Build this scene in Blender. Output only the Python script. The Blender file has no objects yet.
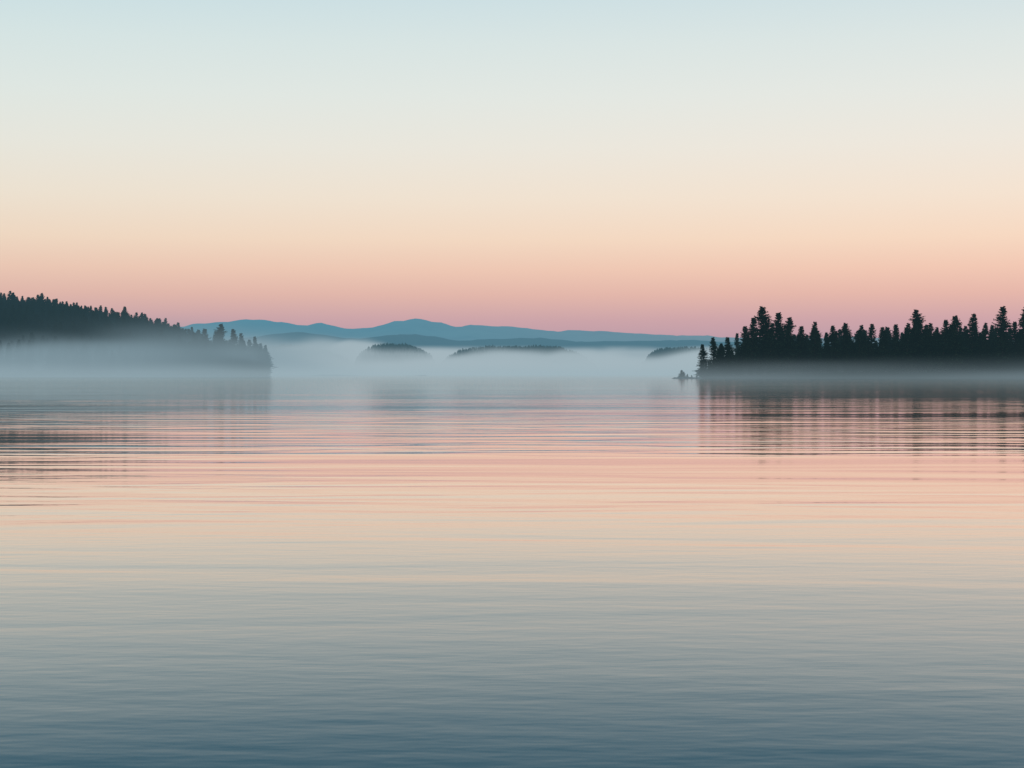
import bpy, math, random
from mathutils import Vector, noise
random.seed(11)
scene = bpy.context.scene
scene.view_settings.view_transform = 'Standard'
scene.view_settings.look = 'None'
scene.view_settings.exposure = 0

def s2l(c):
    return tuple((v/255/12.92) if v/255 <= 0.04045 else (((v/255)+0.055)/1.055)**2.4 for v in c) + (1.0,)

# ------------------------------------------------------------------ world sky
world = bpy.data.worlds.new("World"); scene.world = world
world.use_nodes = True
nt = world.node_tree; nt.nodes.clear()
N = nt.nodes.new; Lk = nt.links.new
out = N('ShaderNodeOutputWorld'); bg = N('ShaderNodeBackground')
tc = N('ShaderNodeTexCoord'); sep = N('ShaderNodeSeparateXYZ')
Lk(tc.outputs['Generated'], sep.inputs[0])
ZM = 0.6
mr = N('ShaderNodeMapRange'); mr.inputs['From Max'].default_value = ZM
Lk(sep.outputs['Z'], mr.inputs['Value'])
ramp = N('ShaderNodeValToRGB'); cr = ramp.color_ramp
stops = [(0.0,(172,150,168)),(0.018,(188,156,170)),(0.0313,(207,166,171)),(0.046,(230,184,172)),(0.0605,(242,201,181)),
         (0.0780,(247,218,195)),(0.1016,(245,228,210)),(0.1309,(239,233,222)),(0.160,(231,234,228)),
         (0.1895,(221,231,229)),(0.2188,(207,225,229)),(0.28,(164,202,213)),(0.40,(112,164,183)),(0.6,(82,136,158))]
while len(cr.elements) < len(stops): cr.elements.new(0.5)
for e,(z,c) in zip(cr.elements, stops):
    e.position = z/ZM; e.color = s2l(c)
Lk(mr.outputs[0], ramp.inputs[0])
sky = N('ShaderNodeTexSky'); sky.sky_type = 'NISHITA'; sky.sun_disc = False
sky.sun_elevation = math.radians(3); sky.sun_rotation = math.radians(200)
sc = N('ShaderNodeVectorMath'); sc.operation = 'SCALE'; sc.inputs['Scale'].default_value = 0.10
Lk(sky.outputs[0], sc.inputs[0])
mixs = N('ShaderNodeMix'); mixs.data_type='RGBA'; mixs.inputs[0].default_value = 0.03
Lk(ramp.outputs[0], mixs.inputs[6]); Lk(sc.outputs[0], mixs.inputs[7])
mx = N('ShaderNodeMapRange'); mx.inputs['From Min'].default_value=-0.35; mx.inputs['From Max'].default_value=0.35
Lk(sep.outputs['X'], mx.inputs['Value'])
tr = N('ShaderNodeValToRGB'); tr.color_ramp.elements[0].color=(0.93,0.985,1.0,1); tr.color_ramp.elements[1].color=(1.03,1.01,1.01,1)
Lk(mx.outputs[0], tr.inputs[0])
mul = N('ShaderNodeVectorMath'); mul.operation='MULTIPLY'
Lk(mixs.outputs[2], mul.inputs[0]); Lk(tr.outputs[0], mul.inputs[1])
Lk(mul.outputs[0], bg.inputs[0]); bg.inputs[1].default_value = 1.0
Lk(bg.outputs[0], out.inputs[0])

sun = bpy.data.lights.new('sun','SUN'); sun.energy = 0.12; sun.angle = math.radians(12); sun.color=(1,0.82,0.68)
so = bpy.data.objects.new('sun', sun); scene.collection.objects.link(so)
d = Vector((0.55, 1.0, -0.10))
so.rotation_euler = d.to_track_quat('-Z','Y').to_euler()

# ------------------------------------------------------------------ materials
def haze_painted(name, build, haze=(0.135,0.30,0.385), L=7000.0, haze2=None, d0=0.0):  # aerial haze painted into the material as emission, growing with distance
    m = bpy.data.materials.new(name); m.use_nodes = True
    m.cycles.emission_sampling = 'NONE'      # painted haze glow is not sampled as a light
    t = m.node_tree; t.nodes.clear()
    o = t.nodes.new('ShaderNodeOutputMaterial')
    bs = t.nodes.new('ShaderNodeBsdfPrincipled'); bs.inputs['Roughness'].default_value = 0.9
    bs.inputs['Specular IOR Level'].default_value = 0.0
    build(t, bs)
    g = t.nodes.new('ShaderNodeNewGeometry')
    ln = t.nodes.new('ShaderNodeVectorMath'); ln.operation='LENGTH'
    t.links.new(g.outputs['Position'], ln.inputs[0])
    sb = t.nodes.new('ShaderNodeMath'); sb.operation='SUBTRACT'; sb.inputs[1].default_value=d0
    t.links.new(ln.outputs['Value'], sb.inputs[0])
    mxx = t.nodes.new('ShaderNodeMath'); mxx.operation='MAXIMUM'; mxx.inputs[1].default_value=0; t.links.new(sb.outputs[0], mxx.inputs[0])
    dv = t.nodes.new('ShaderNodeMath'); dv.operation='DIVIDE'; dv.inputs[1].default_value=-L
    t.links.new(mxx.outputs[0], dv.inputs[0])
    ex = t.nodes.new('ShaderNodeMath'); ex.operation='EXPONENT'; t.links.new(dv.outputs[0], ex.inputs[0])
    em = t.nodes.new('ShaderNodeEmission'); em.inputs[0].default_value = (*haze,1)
    if haze2:  # second painted haze colour, blended in to the right and lower down
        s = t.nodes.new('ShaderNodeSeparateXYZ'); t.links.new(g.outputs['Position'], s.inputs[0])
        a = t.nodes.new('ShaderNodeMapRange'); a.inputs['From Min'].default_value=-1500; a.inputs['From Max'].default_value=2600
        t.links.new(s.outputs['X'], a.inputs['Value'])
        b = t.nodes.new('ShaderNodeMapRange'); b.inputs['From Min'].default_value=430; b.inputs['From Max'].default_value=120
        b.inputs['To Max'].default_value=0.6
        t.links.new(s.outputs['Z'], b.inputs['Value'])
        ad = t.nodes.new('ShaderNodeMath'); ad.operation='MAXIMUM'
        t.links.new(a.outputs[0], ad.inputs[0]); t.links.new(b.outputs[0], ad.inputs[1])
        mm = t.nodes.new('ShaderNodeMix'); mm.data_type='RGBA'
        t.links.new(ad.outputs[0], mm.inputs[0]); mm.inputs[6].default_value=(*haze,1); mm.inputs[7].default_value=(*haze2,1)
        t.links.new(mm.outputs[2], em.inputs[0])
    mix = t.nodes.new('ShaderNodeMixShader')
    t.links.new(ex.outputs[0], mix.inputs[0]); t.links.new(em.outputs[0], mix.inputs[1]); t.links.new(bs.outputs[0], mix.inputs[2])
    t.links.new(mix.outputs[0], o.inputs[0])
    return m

def noisy(c1, c2, scale):
    def f(t, bs):
        g = t.nodes.new('ShaderNodeTexCoord')
        n = t.nodes.new('ShaderNodeTexNoise'); n.inputs['Scale'].default_value=scale; n.inputs['Detail'].default_value=3
        t.links.new(g.outputs['Object'], n.inputs['Vector'])
        r = t.nodes.new('ShaderNodeValToRGB')
        r.color_ramp.elements[0].position=0.35; r.color_ramp.elements[1].position=0.65
        r.color_ramp.elements[0].color=(*c1,1); r.color_ramp.elements[1].color=(*c2,1)
        t.links.new(n.outputs[0], r.inputs[0]); t.links.new(r.outputs[0], bs.inputs['Base Color'])
    return f
M_leaf = haze_painted('foliage', noisy((0.008,0.020,0.012),(0.036,0.048,0.024),0.6), L=5500, d0=350)
M_bark = haze_painted('bark', noisy((0.03,0.022,0.018),(0.07,0.05,0.04),1.5), L=5500, d0=350)
M_ground = haze_painted('forest_ground', noisy((0.012,0.018,0.012),(0.03,0.03,0.024),0.08), L=5500, d0=350)
M_mtn = haze_painted('mountain', noisy((0.01,0.04,0.05),(0.16,0.18,0.15),0.0025), haze=(0.115,0.32,0.435), haze2=(0.22,0.34,0.42), L=9500)
M_mid = haze_painted('midhill', noisy((0.02,0.05,0.05),(0.06,0.08,0.07),0.004), haze=(0.115,0.26,0.345), L=6500)
M_rock = haze_painted('rock', noisy((0.03,0.03,0.03),(0.08,0.08,0.07),0.8))

def obj(name, verts, faces, mats, parent=None, smooth=False, fm=None):
    me = bpy.data.meshes.new(name); me.from_pydata(verts, [], faces); me.update()
    for m in mats: me.materials.append(m)
    if fm:
        me.polygons.foreach_set('material_index', fm)
    if smooth:
        me.polygons.foreach_set('use_smooth', [True]*len(me.polygons))
    o = bpy.data.objects.new(name, me); scene.collection.objects.link(o)
    if parent: o.parent = parent
    return o

def grid(name, x0,x1,nx,y0,y1,ny,h,mat):
    vs=[];fs=[]
    for j in range(ny+1):
        for i in range(nx+1):
            x=x0+(x1-x0)*i/nx; y=y0+(y1-y0)*j/ny
            vs.append((x,y,h(x,y)))
    for j in range(ny):
        for i in range(nx):
            a=j*(nx+1)+i; fs.append((a,a+1,a+nx+2,a+nx+1))
    return obj(name,vs,fs,[mat],smooth=True)

def interp(tab,x):
    if x<=tab[0][0]: return tab[0][1]
    for (a,b),(c,d2) in zip(tab,tab[1:]):
        if x<=c:
            u=(x-a)/(c-a); u=u*u*(3-2*u)*0.5+u*0.5
            return b+(d2-b)*u
    return tab[-1][1]
def ss(a,b,x):
    u=max(0,min(1,(x-a)/(b-a))); return u*u*(3-2*u)
def fbm(x,y,z=0,o=5):
    return noise.fractal(Vector((x,y,z)),1.0,2.0,o)

# ------------------------------------------------------------------ conifers
def conifer(name, seed, R, clear, ragged, levels=44):
    rnd=random.Random(seed); H=20.0
    vs=[];fs=[];fm=[]
    def trunk_x(z): return 0.25*math.sin(z*0.2+seed), 0.2*math.cos(z*0.17+seed*2)
    S=6; rings=6
    for k in range(rings+1):
        z=H*0.98*k/rings; r=0.32*(1-k/rings)+0.03; cx,cy=trunk_x(z)
        for a in range(S):
            vs.append((cx+r*math.cos(a*2*math.pi/S),cy+r*math.sin(a*2*math.pi/S),z-(0.5 if k==0 else 0)))
    for k in range(rings):
        for a in range(S):
            b=(a+1)%S; fs.append((k*S+a,k*S+b,(k+1)*S+b,(k+1)*S+a)); fm.append(1)
    def tri(p,q,r):
        n=len(vs); vs.extend([tuple(p),tuple(q),tuple(r)]); fs.append((n,n+1,n+2)); fm.append(0)
    z=H*clear
    bulge=[rnd.uniform(1-ragged,1+ragged*0.6) for _ in range(12)]
    while z<H*0.985:
        t=(z-H*clear)/(H*(1-clear))
        lr=R*((1-t)**0.82)*(0.6+0.4*min(1,t/0.12))
        nb=rnd.randint(6,10)
        for b in range(nb):
            az=rnd.uniform(0,2*math.pi)
            ki=int((az/(2*math.pi)*3))*4+min(3,int(t*4))
            Lb=lr*rnd.uniform(1-ragged,1.12)*bulge[ki]+0.22
            if rnd.random()<0.06: Lb*=1.3
            slope=-0.30+0.75*t+rnd.uniform(-0.14,0.14)
            cx,cy=trunk_x(z)
            d0=Vector((math.cos(az),math.sin(az),slope)); side=Vector((-math.sin(az),math.cos(az),0))
            base=Vector((cx,cy,z+rnd.uniform(-0.2,0.2)))
            ns=max(3,int(Lb/0.42))
            for i in range(ns):
                s=(i+0.6)/ns
                p=base+d0*Lb*s+Vector((0,0,-0.10*Lb*s*s+ (0.10*Lb*s**4)))
                fl=(0.42*Lb*(1-s)+0.38)*rnd.uniform(0.6,1.15); fl=min(fl,1.3)
                for sg in (-1,1):
                    tip=p+(side*sg*0.8+Vector((d0.x,d0.y,0))*0.7)*fl+Vector((0,0,rnd.uniform(-0.5,0.06)*fl))
                    w=Vector((d0.x,d0.y,d0.z))*0.19+Vector((0,0,rnd.uniform(-0.2,0.2)))
                    tri(p-w,p+w,tip)
                if rnd.random()<0.6:
                    tri(p-side*0.2,p+side*0.2,p+Vector((rnd.uniform(-.15,.15),rnd.uniform(-.15,.15),-rnd.uniform(0.3,0.8))))
            e=base+d0*Lb
            tri(base+d0*Lb*0.8-side*0.14-Vector((0,0,.05)),base+d0*Lb*0.8+side*0.14,e+Vector((0,0,0.05)))
        z+=H*(1-clear)/levels*rnd.uniform(0.6,1.5)*(1.15-0.4*t)
    cx,cy=trunk_x(H)
    for a in range(4):
        an=a*math.pi/2
        tri((cx+0.12*math.cos(an),cy+0.12*math.sin(an),H-1.0),(cx-0.12*math.cos(an),cy-0.12*math.sin(an),H-1.0),(cx,cy,H+0.3))
    me=bpy.data.meshes.new(name); me.from_pydata(vs,[],fs); me.update()
    me.materials.append(M_leaf); me.materials.append(M_bark); me.polygons.foreach_set('material_index',fm)
    return me
VAR=[conifer('conifer_mesh_%d'%i,i*7+3,r,c,g) for i,(r,c,g) in enumerate([(4.8,.06,.35),(5.8,.08,.42),(4.4,.04,.3),(6.2,.12,.48),(5.2,.08,.45),(4.0,.05,.35),(6.0,.16,.55)])]

def tree(name,x,y,z,h,v,rot=None,wide=1.0):
    o=bpy.data.objects.new(name,VAR[v%len(VAR)]); scene.collection.objects.link(o)
    s=h/20.0; o.location=(x,y,z); o.scale=(s*wide,s*wide,s); o.rotation_euler=(random.uniform(-.03,.03),random.uniform(-.03,.03),random.uniform(0,6.28) if rot is None else rot)
    return o

def forest(name, pts, variants=range(7), wide=1.0):
    root=bpy.data.objects.new(name,None); scene.collection.objects.link(root)
    vl=list(variants); groups={v:[] for v in vl}
    for p in pts: groups[random.choice(vl)].append(p)
    for k,v in enumerate(vl):
        g=groups[v]
        if not g: continue
        vs=[];fs=[]
        for (x,y,z,h) in g:
            s=h/20.0/2; a=random.uniform(0,6.28); n=len(vs)
            for q in range(4):
                an=a+q*math.pi/2+math.pi/4
                vs.append((x+s*math.sqrt(2)*math.cos(an),y+s*math.sqrt(2)*math.sin(an),z))
            fs.append((n,n+1,n+2,n+3))
        pa=obj('stand_%d'%k,vs,fs,[],parent=root)
        pa.instance_type='FACES'; pa.use_instance_faces_scale=True; pa.show_instancer_for_render=False; pa.show_instancer_for_viewport=False
        ch=bpy.data.objects.new('conifer_%d'%k,VAR[v]); scene.collection.objects.link(ch); ch.parent=pa; ch.scale=(wide,wide,1)
    return root

# ------------------------------------------------------------------ left wooded hill
RL=[(-852,62),(-552,55),(-372,45),(-312,43),(-277,40),(-242,34),(-206,26),(-178,17),(-155,6),(-132,1.4),(-126,0.6),(-121,-1.5),(-90,-3)]
def hl(x,y):
    xe=x+0.17*(y-890)
    ys=872+10*fbm(x*0.01,3.3)
    r=interp(RL,xe)
    up=ss(ys-25,1190,y)**0.9; dn=1-ss(1220,1560,y)
    h=r*up*dn+2.2*ss(ys-3,ys+6,y)*ss(-121,-131,xe)*(1-ss(1400,1500,y))
    h+=2.2*fbm(x*0.02,y*0.02)*up
    return h-0.9
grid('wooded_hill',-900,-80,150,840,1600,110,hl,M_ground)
pts=[]
for _ in range(6800):
    x=random.uniform(-640,-126); y=random.uniform(874,1290)
    if x < -0.43*y: continue
    z=hl(x,y)
    if z<0.6: continue
    pts.append((x,y,z-0.3,random.choice([9,10,11,12,12,13,14,15,17])*random.uniform(0.85,1.12)*(0.88 if x<-260 else 1.0)))
for _ in range(130):
    x=random.uniform(-215,-130); y=random.uniform(880,960); z=hl(x,y)
    if z>0.3: pts.append((x,y,z-0.3,random.uniform(11,17) if x<-150 else random.uniform(8,13)))
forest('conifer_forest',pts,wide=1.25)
for i,(x,y,h) in enumerate([(-161,893,24),(-155,898,23),(-151,890,26.5),(-146,896,24),(-142,890,22),(-137.5,893,18.5),(-134,888,20),(-131,889,15),(-128.0,886,16),(-168,900,22),(-176,905,20),(-184,899,23)]):
    tree('pine_tree',x,y,max(hl(x,y)-0.3,0.1),h,[1,0,3,4,2,6,5,0,4,1,3,2][i],wide=1.15)

# ------------------------------------------------------------------ right wooded point
def hr(x,y):
    ys=617+3*fbm(x*0.03,9.1)
    left=66+2.0*fbm(y*0.08,1.7)+ (y-617)*0.13
    e=ss(left-3,left+9,x)*ss(ys-3,ys+7,y)*(1-ss(740,790,y))
    return -0.8+e*(1.9+1.4*ss(75,140,x))+0.5*e*fbm(x*0.06,y*0.06)
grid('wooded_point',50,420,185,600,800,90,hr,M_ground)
T=[(70,13),(73.4,15.6),(76.4,13.5),(79.2,15.6),(84.8,20),(88,23),(91.8,27.2),(94.8,21),(97.6,25),(101.3,23),(105.5,20),(110.8,21.5),(117,20),(122,17.5),(127.3,18.6),(131.6,20.8),(136,18.2),(140,20.6),(144.2,19.5),(148.2,26),(153.2,21),(157.6,22),(162,23.5),(168.2,24.6),(173,21.3),(179.5,27),(184,21.5),(188,27),(194,22),(200,24),(206,21)]
for i,(x,h) in enumerate(T):
    y=624+random.uniform(-1,9)
    if x<82: y=622
    z=max(0.1,hr(x,y)-0.2)
    tree('pine_tree',x*y/624,y,z,h-z-0.5,[1,4,0,1,0,1,3,4,1,3,0,2,1][i%13], wide=(1.2 if x<82 else 1.12))
pts=[]
for _ in range(1000):
    x=random.uniform(83,330); y=random.uniform(626,735); z=hr(x,y)
    if z<0.4: continue
    k=0.75 if x<95 else 1
    pts.append((x,y,z-0.3,random.choice([7,8,9,10.5,12,14,17])*random.uniform(0.9,1.12)*k))
for _ in range(110):
    x=random.uniform(84,300); y=random.uniform(619,627); z=hr(x,y)
    if z>0.2: pts.append((x,y,z-0.2,random.uniform(3.0,8)))
for _ in range(30):
    x=random.uniform(67,84); y=random.uniform(619,627); z=hr(x,y)
    if z>0.0: pts.append((x,y,z-0.1,random.uniform(2.0,7)))
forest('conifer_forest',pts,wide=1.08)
def hi(x,y):
    r=math.hypot((x-63.5)/5.5,(y-619)/3.0)
    return 0.55*(1-r*r)+0.3*fbm(x*0.5,y*0.5)
grid('rocky_islet',56,71,46,614.5,623.5,30,lambda x,y:max(hi(x,y),-0.6),M_rock)
pts=[(61.6,619,0.2,2.9),(62.4,619.6,0.2,2.3),(60.9,618.7,0.1,1.7),(63.6,619,0.2,1.5),(65.2,619.4,0.1,1.2),(67,619,0.0,1.3)]
forest('spruce_shrub',pts,variants=[1,3],wide=1.9)

# ------------------------------------------------------------------ islands out in the mist
def island(x0,x1,yc,prof,seed):
    cx=(x0+x1)/2; rx=(x1-x0)/2*1.6; ry=150
    def h(x,y):
        u=abs(x-cx)/rx; v=abs(y-yc)/ry
        if u>=1 or v>=1: return -2
        return interp(prof,x)*(1-v**3)*(1-u**8)*(1+0.10*fbm(x*0.02,y*0.012,seed)) -2
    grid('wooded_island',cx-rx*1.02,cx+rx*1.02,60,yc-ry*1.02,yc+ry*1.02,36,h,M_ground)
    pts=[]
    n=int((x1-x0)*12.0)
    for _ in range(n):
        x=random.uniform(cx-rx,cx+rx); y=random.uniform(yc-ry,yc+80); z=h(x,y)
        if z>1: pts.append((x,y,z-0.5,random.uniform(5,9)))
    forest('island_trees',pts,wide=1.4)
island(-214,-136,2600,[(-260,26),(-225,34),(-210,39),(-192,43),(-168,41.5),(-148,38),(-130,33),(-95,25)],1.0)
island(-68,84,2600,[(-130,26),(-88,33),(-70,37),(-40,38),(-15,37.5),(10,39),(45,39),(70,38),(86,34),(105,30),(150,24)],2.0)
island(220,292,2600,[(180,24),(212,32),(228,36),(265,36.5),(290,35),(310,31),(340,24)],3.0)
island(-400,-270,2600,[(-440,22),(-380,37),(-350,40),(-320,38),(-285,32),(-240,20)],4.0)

# ------------------------------------------------------------------ mountains
f1=14400/1707
PR=[(-400,335),(-100,326),(100,326),(180,326),(205,322),(232,320),(262,317.5),(280,320),(302,325),(322,322.5),(350,328),(376,326),(395,320.5),(415,318),(440,321),(455,325),(472,322.5),(500,325),(540,329),(580,329.5),(620,332),(660,334),(700,335),(760,338),(850,336),(950,341),(1100,338),(1400,345)]
PM=[((px-512)*f1,(373.5-py)*f1) for px,py in PR]
def hm(x,y):
    r=interp(PM,x)
    e=ss(11500,14400,y)**1.2 if y<14400 else 1-0.6*ss(14400,18000,y)
    g=abs(fbm(x*0.0013,y*0.0009,5))
    return r*e*(1-0.55*g*(1-e*0.9)) + 13*fbm(x*0.006,y*0.004,2)*e-5
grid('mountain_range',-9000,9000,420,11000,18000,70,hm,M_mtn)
f2=8200/1707
P2=[(-300,345),(100,343),(230,340),(262,335),(290,332),(312,332),(335,336),(360,338),(400,333),(430,335),(460,340),(500,338),(540,337),(580,341),(640,340),(690,339),(760,343),(900,342),(1300,345)]
P2M=[((px-512)*f2,(373.5-py)*f2) for px,py in P2]
def hm2(x,y):
    e=ss(7000,8200,y) if y<8200 else 1-0.8*ss(8200,9500,y)
    return interp(P2M,x)*e+9*fbm(x*0.01,y*0.008,8)*e-3
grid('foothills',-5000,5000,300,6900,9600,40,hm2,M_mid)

# ------------------------------------------------------------------ lake
wm=bpy.data.materials.new('lake_water'); wm.use_nodes=True; t=wm.node_tree; t.nodes.clear()
o=t.nodes.new('ShaderNodeOutputMaterial')
body=t.nodes.new('ShaderNodeBsdfDiffuse'); body.inputs[0].default_value=(0.022,0.182,0.243,1)
gl=t.nodes.new('ShaderNodeBsdfGlossy'); gl.inputs['Color'].default_value=(1,0.965,0.93,1); gl.inputs['Roughness'].default_value=0.05
g=t.nodes.new('ShaderNodeNewGeometry')
def wn(sx,sy,scale,detail,rot=0.0,dist=0.0,rough=0.5):
    mp=t.nodes.new('ShaderNodeMapping'); mp.inputs['Scale'].default_value=(sx,sy,1); mp.inputs['Rotation'].default_value=(0,0,rot)
    t.links.new(g.outputs['Position'],mp.inputs['Vector'])
    n=t.nodes.new('ShaderNodeTexNoise'); n.noise_dimensions='2D'; n.inputs['Scale'].default_value=scale; n.inputs['Detail'].default_value=detail
    n.inputs['Distortion'].default_value=dist; n.inputs['Roughness'].default_value=rough
    t.links.new(mp.outputs[0],n.inputs['Vector']); return n.outputs[0]
def mth(op,a,b=None):
    n=t.nodes.new('ShaderNodeMath'); n.operation=op
    for i,v in enumerate((a,b)):
        if v is None: continue
        if isinstance(v,(int,float)): n.inputs[i].default_value=v
        else: t.links.new(v,n.inputs[i])
    return n.outputs[0]
def mrange(v,a,b,c,d2):
    n=t.nodes.new('ShaderNodeMapRange'); n.inputs['From Min'].default_value=a; n.inputs['From Max'].default_value=b
    n.inputs['To Min'].default_value=c; n.inputs['To Max'].default_value=d2; t.links.new(v,n.inputs['Value']); return n.outputs[0]
swell=wn(0.06,0.30,1.0,1.0,rot=0.06,dist=0.3)
rip=wn(0.15,0.80,1.0,1.5,rot=-0.08,dist=0.5)
fine=wn(2.0,4.6,1.0,2,rot=0.35)
pat=wn(0.014,0.05,1.0,2,rot=0.16,dist=0.4)
calm=mrange(pat,0.38,0.64,0.08,1.0)
spy=t.nodes.new('ShaderNodeSeparateXYZ'); t.links.new(g.outputs['Position'],spy.inputs[0])
near=mrange(spy.outputs['Y'],12,34,0.18,1.0)
far=mrange(spy.outputs['Y'],60,170,1.0,0.33)
off=mth('MULTIPLY',near,far)
amp=mth('MULTIPLY',calm,off)
h=mth('ADD',mth('ADD',mth('MULTIPLY',mth('MULTIPLY',swell,off),0.024),mth('MULTIPLY',mth('MULTIPLY',rip,amp),0.034)),mth('MULTIPLY',mth('MULTIPLY',fine,mrange(pat,0.40,0.60,0.3,1.0)),0.0017))
b=t.nodes.new('ShaderNodeBump'); b.inputs['Strength'].default_value=1.0; b.inputs['Distance'].default_value=1.0
t.links.new(h,b.inputs['Height'])
t.links.new(b.outputs[0],body.inputs['Normal']); t.links.new(b.outputs[0],gl.inputs['Normal'])
lw=t.nodes.new('ShaderNodeLayerWeight'); lw.inputs[0].default_value=0.5; t.links.new(b.outputs[0],lw.inputs['Normal'])
rr=t.nodes.new('ShaderNodeValToRGB')
st=[(0.0,0.02),(0.6,0.03),(0.775,0.09),(0.812,0.23),(0.868,0.51),(0.923,0.88),(0.955,0.97),(1.0,1.0)]
while len(rr.color_ramp.elements)<len(st): rr.color_ramp.elements.new(0.5)
for e,(p_,v_) in zip(rr.color_ramp.elements,st): e.position=p_; e.color=(v_,v_,v_,1)
t.links.new(lw.outputs['Facing'],rr.inputs[0])
mxs=t.nodes.new('ShaderNodeMixShader'); t.links.new(rr.outputs[0],mxs.inputs[0]); t.links.new(body.outputs[0],mxs.inputs[1]); t.links.new(gl.outputs[0],mxs.inputs[2])
t.links.new(mxs.outputs[0],o.inputs[0])
obj('lake_water',[(-40000,-300,0),(40000,-300,0),(40000,40000,0),(-40000,40000,0)],[(0,1,2,3)],[wm])
obj('lake_bed',[(-40000,-300,-3),(40000,-300,-3),(40000,40000,-3),(-40000,40000,-3)],[(0,1,2,3)],[M_ground])

# ------------------------------------------------------------------ mist (absorbing volumes; their own emission stands in for scattered skylight)
def mist(name, box, dens, top, soft, col, nscale=(1/260,1/260,1/60), nlo=0.35, nhi=0.62, edge=(80,80), topvar=0.0, rate=0.1, floor=0.0, lump=None, grow=None):
    x0,x1,y0,y1,z0,z1=box
    vs=[(x,y,z) for z in (z0,z1) for y in (y0,y1) for x in (x0,x1)]
    fs=[(0,2,3,1),(4,5,7,6),(0,1,5,4),(1,3,7,5),(3,2,6,7),(2,0,4,6)]
    m=bpy.data.materials.new(name); m.use_nodes=True; t=m.node_tree; t.nodes.clear()
    m.cycles.emission_sampling='NONE'
    o=t.nodes.new('ShaderNodeOutputMaterial')
    tcn=t.nodes.new('ShaderNodeTexCoord'); sp=t.nodes.new('ShaderNodeSeparateXYZ'); t.links.new(tcn.outputs['Object'],sp.inputs[0])
    def mt(op,a,b=None):
        n=t.nodes.new('ShaderNodeMath'); n.operation=op
        for i,v in enumerate((a,b)):
            if v is None: continue
            if isinstance(v,(int,float)): n.inputs[i].default_value=v
            else: t.links.new(v,n.inputs[i])
        return n.outputs[0]
    def rng(v,a,b,c=0.0,d=1.0):
        n=t.nodes.new('ShaderNodeMapRange'); n.interpolation_type='SMOOTHSTEP'
        n.inputs['From Min'].default_value=a; n.inputs['From Max'].default_value=b; n.inputs['To Min'].default_value=c; n.inputs['To Max'].default_value=d
        t.links.new(v,n.inputs['Value']); return n.outputs[0]
    mp=t.nodes.new('ShaderNodeMapping'); mp.inputs['Scale'].default_value=nscale; t.links.new(tcn.outputs['Object'],mp.inputs[0])
    n=t.nodes.new('ShaderNodeTexNoise'); n.inputs['Scale'].default_value=1.0; n.inputs['Detail'].default_value=1.5; t.links.new(mp.outputs[0],n.inputs['Vector'])
    nz=rng(n.outputs[0],nlo,nhi)
    H=mt('ADD',mt('MULTIPLY',nz,topvar),top)
    if lump:
        lx,lw,lh=lump
        q=mt('ABSOLUTE',mt('SUBTRACT',sp.outputs['X'],lx))
        H=mt('ADD',H,rng(q,lw,0,0,lh))
    if grow: H=mt('MULTIPLY',H,mt('DIVIDE',sp.outputs['Y'],grow))
    zf=mt('DIVIDE',mt('SUBTRACT',H,sp.outputs['Z']),soft)
    c=t.nodes.new('ShaderNodeClamp'); t.links.new(zf,c.inputs[0]); zf=mt('MULTIPLY',c.outputs[0],c.outputs[0])
    e=mt('MULTIPLY',mt('MULTIPLY',rng(sp.outputs['X'],x0,x0+edge[0]),rng(sp.outputs['X'],x1,x1-edge[0])),
         mt('MULTIPLY',rng(sp.outputs['Y'],y0,y0+edge[1]),rng(sp.outputs['Y'],y1,y1-edge[1])))
    dn=mt('MULTIPLY',mt('MULTIPLY',zf,e),mt('ADD',mt('MULTIPLY',nz,(1-floor)*dens),floor*dens))
    ab=t.nodes.new('ShaderNodeVolumeAbsorption'); ab.inputs['Color'].default_value=(0,0,0,1); t.links.new(dn,ab.inputs['Density'])
    em=t.nodes.new('ShaderNodeEmission'); em.inputs[0].default_value=s2l(col); t.links.new(dn,em.inputs[1])
    ad=t.nodes.new('ShaderNodeAddShader'); t.links.new(ab.outputs[0],ad.inputs[0]); t.links.new(em.outputs[0],ad.inputs[1])
    t.links.new(ad.outputs[0],o.inputs['Volume'])
    m.cycles.volume_step_rate=rate
    obj(name,vs,fs,[m])
mist('mist_bank',(-1500,1500,1350,3200,0.05,80),0.0062,29,14,(164,182,190),nscale=(1/120,1/420,1/70),topvar=18,rate=0.5,floor=0.45,edge=(200,150),lump=(-262,75,22),grow=2600)
mist('mist_bank',(-620,-60,640,1010,0.05,42),0.0085,15,19,(134,158,169),nscale=(1/95,1/120,1/26),topvar=16,rate=0.6,floor=0.5,edge=(90,100))
mist('mist_bank',(-700,700,140,1340,0.05,8),0.0022,4,5,(158,179,188),nscale=(1/120,1/120,1/12),topvar=4,rate=0.7,floor=0.5,edge=(100,300))

# ------------------------------------------------------------------ camera
cam=bpy.data.cameras.new('camera'); cam.lens=60; cam.sensor_width=36; cam.clip_end=80000; cam.clip_start=0.1
co=bpy.data.objects.new('camera',cam); scene.collection.objects.link(co)
co.location=(0,0,1.8); co.rotation_euler=(math.radians(90-0.35),0,0)
scene.camera=co
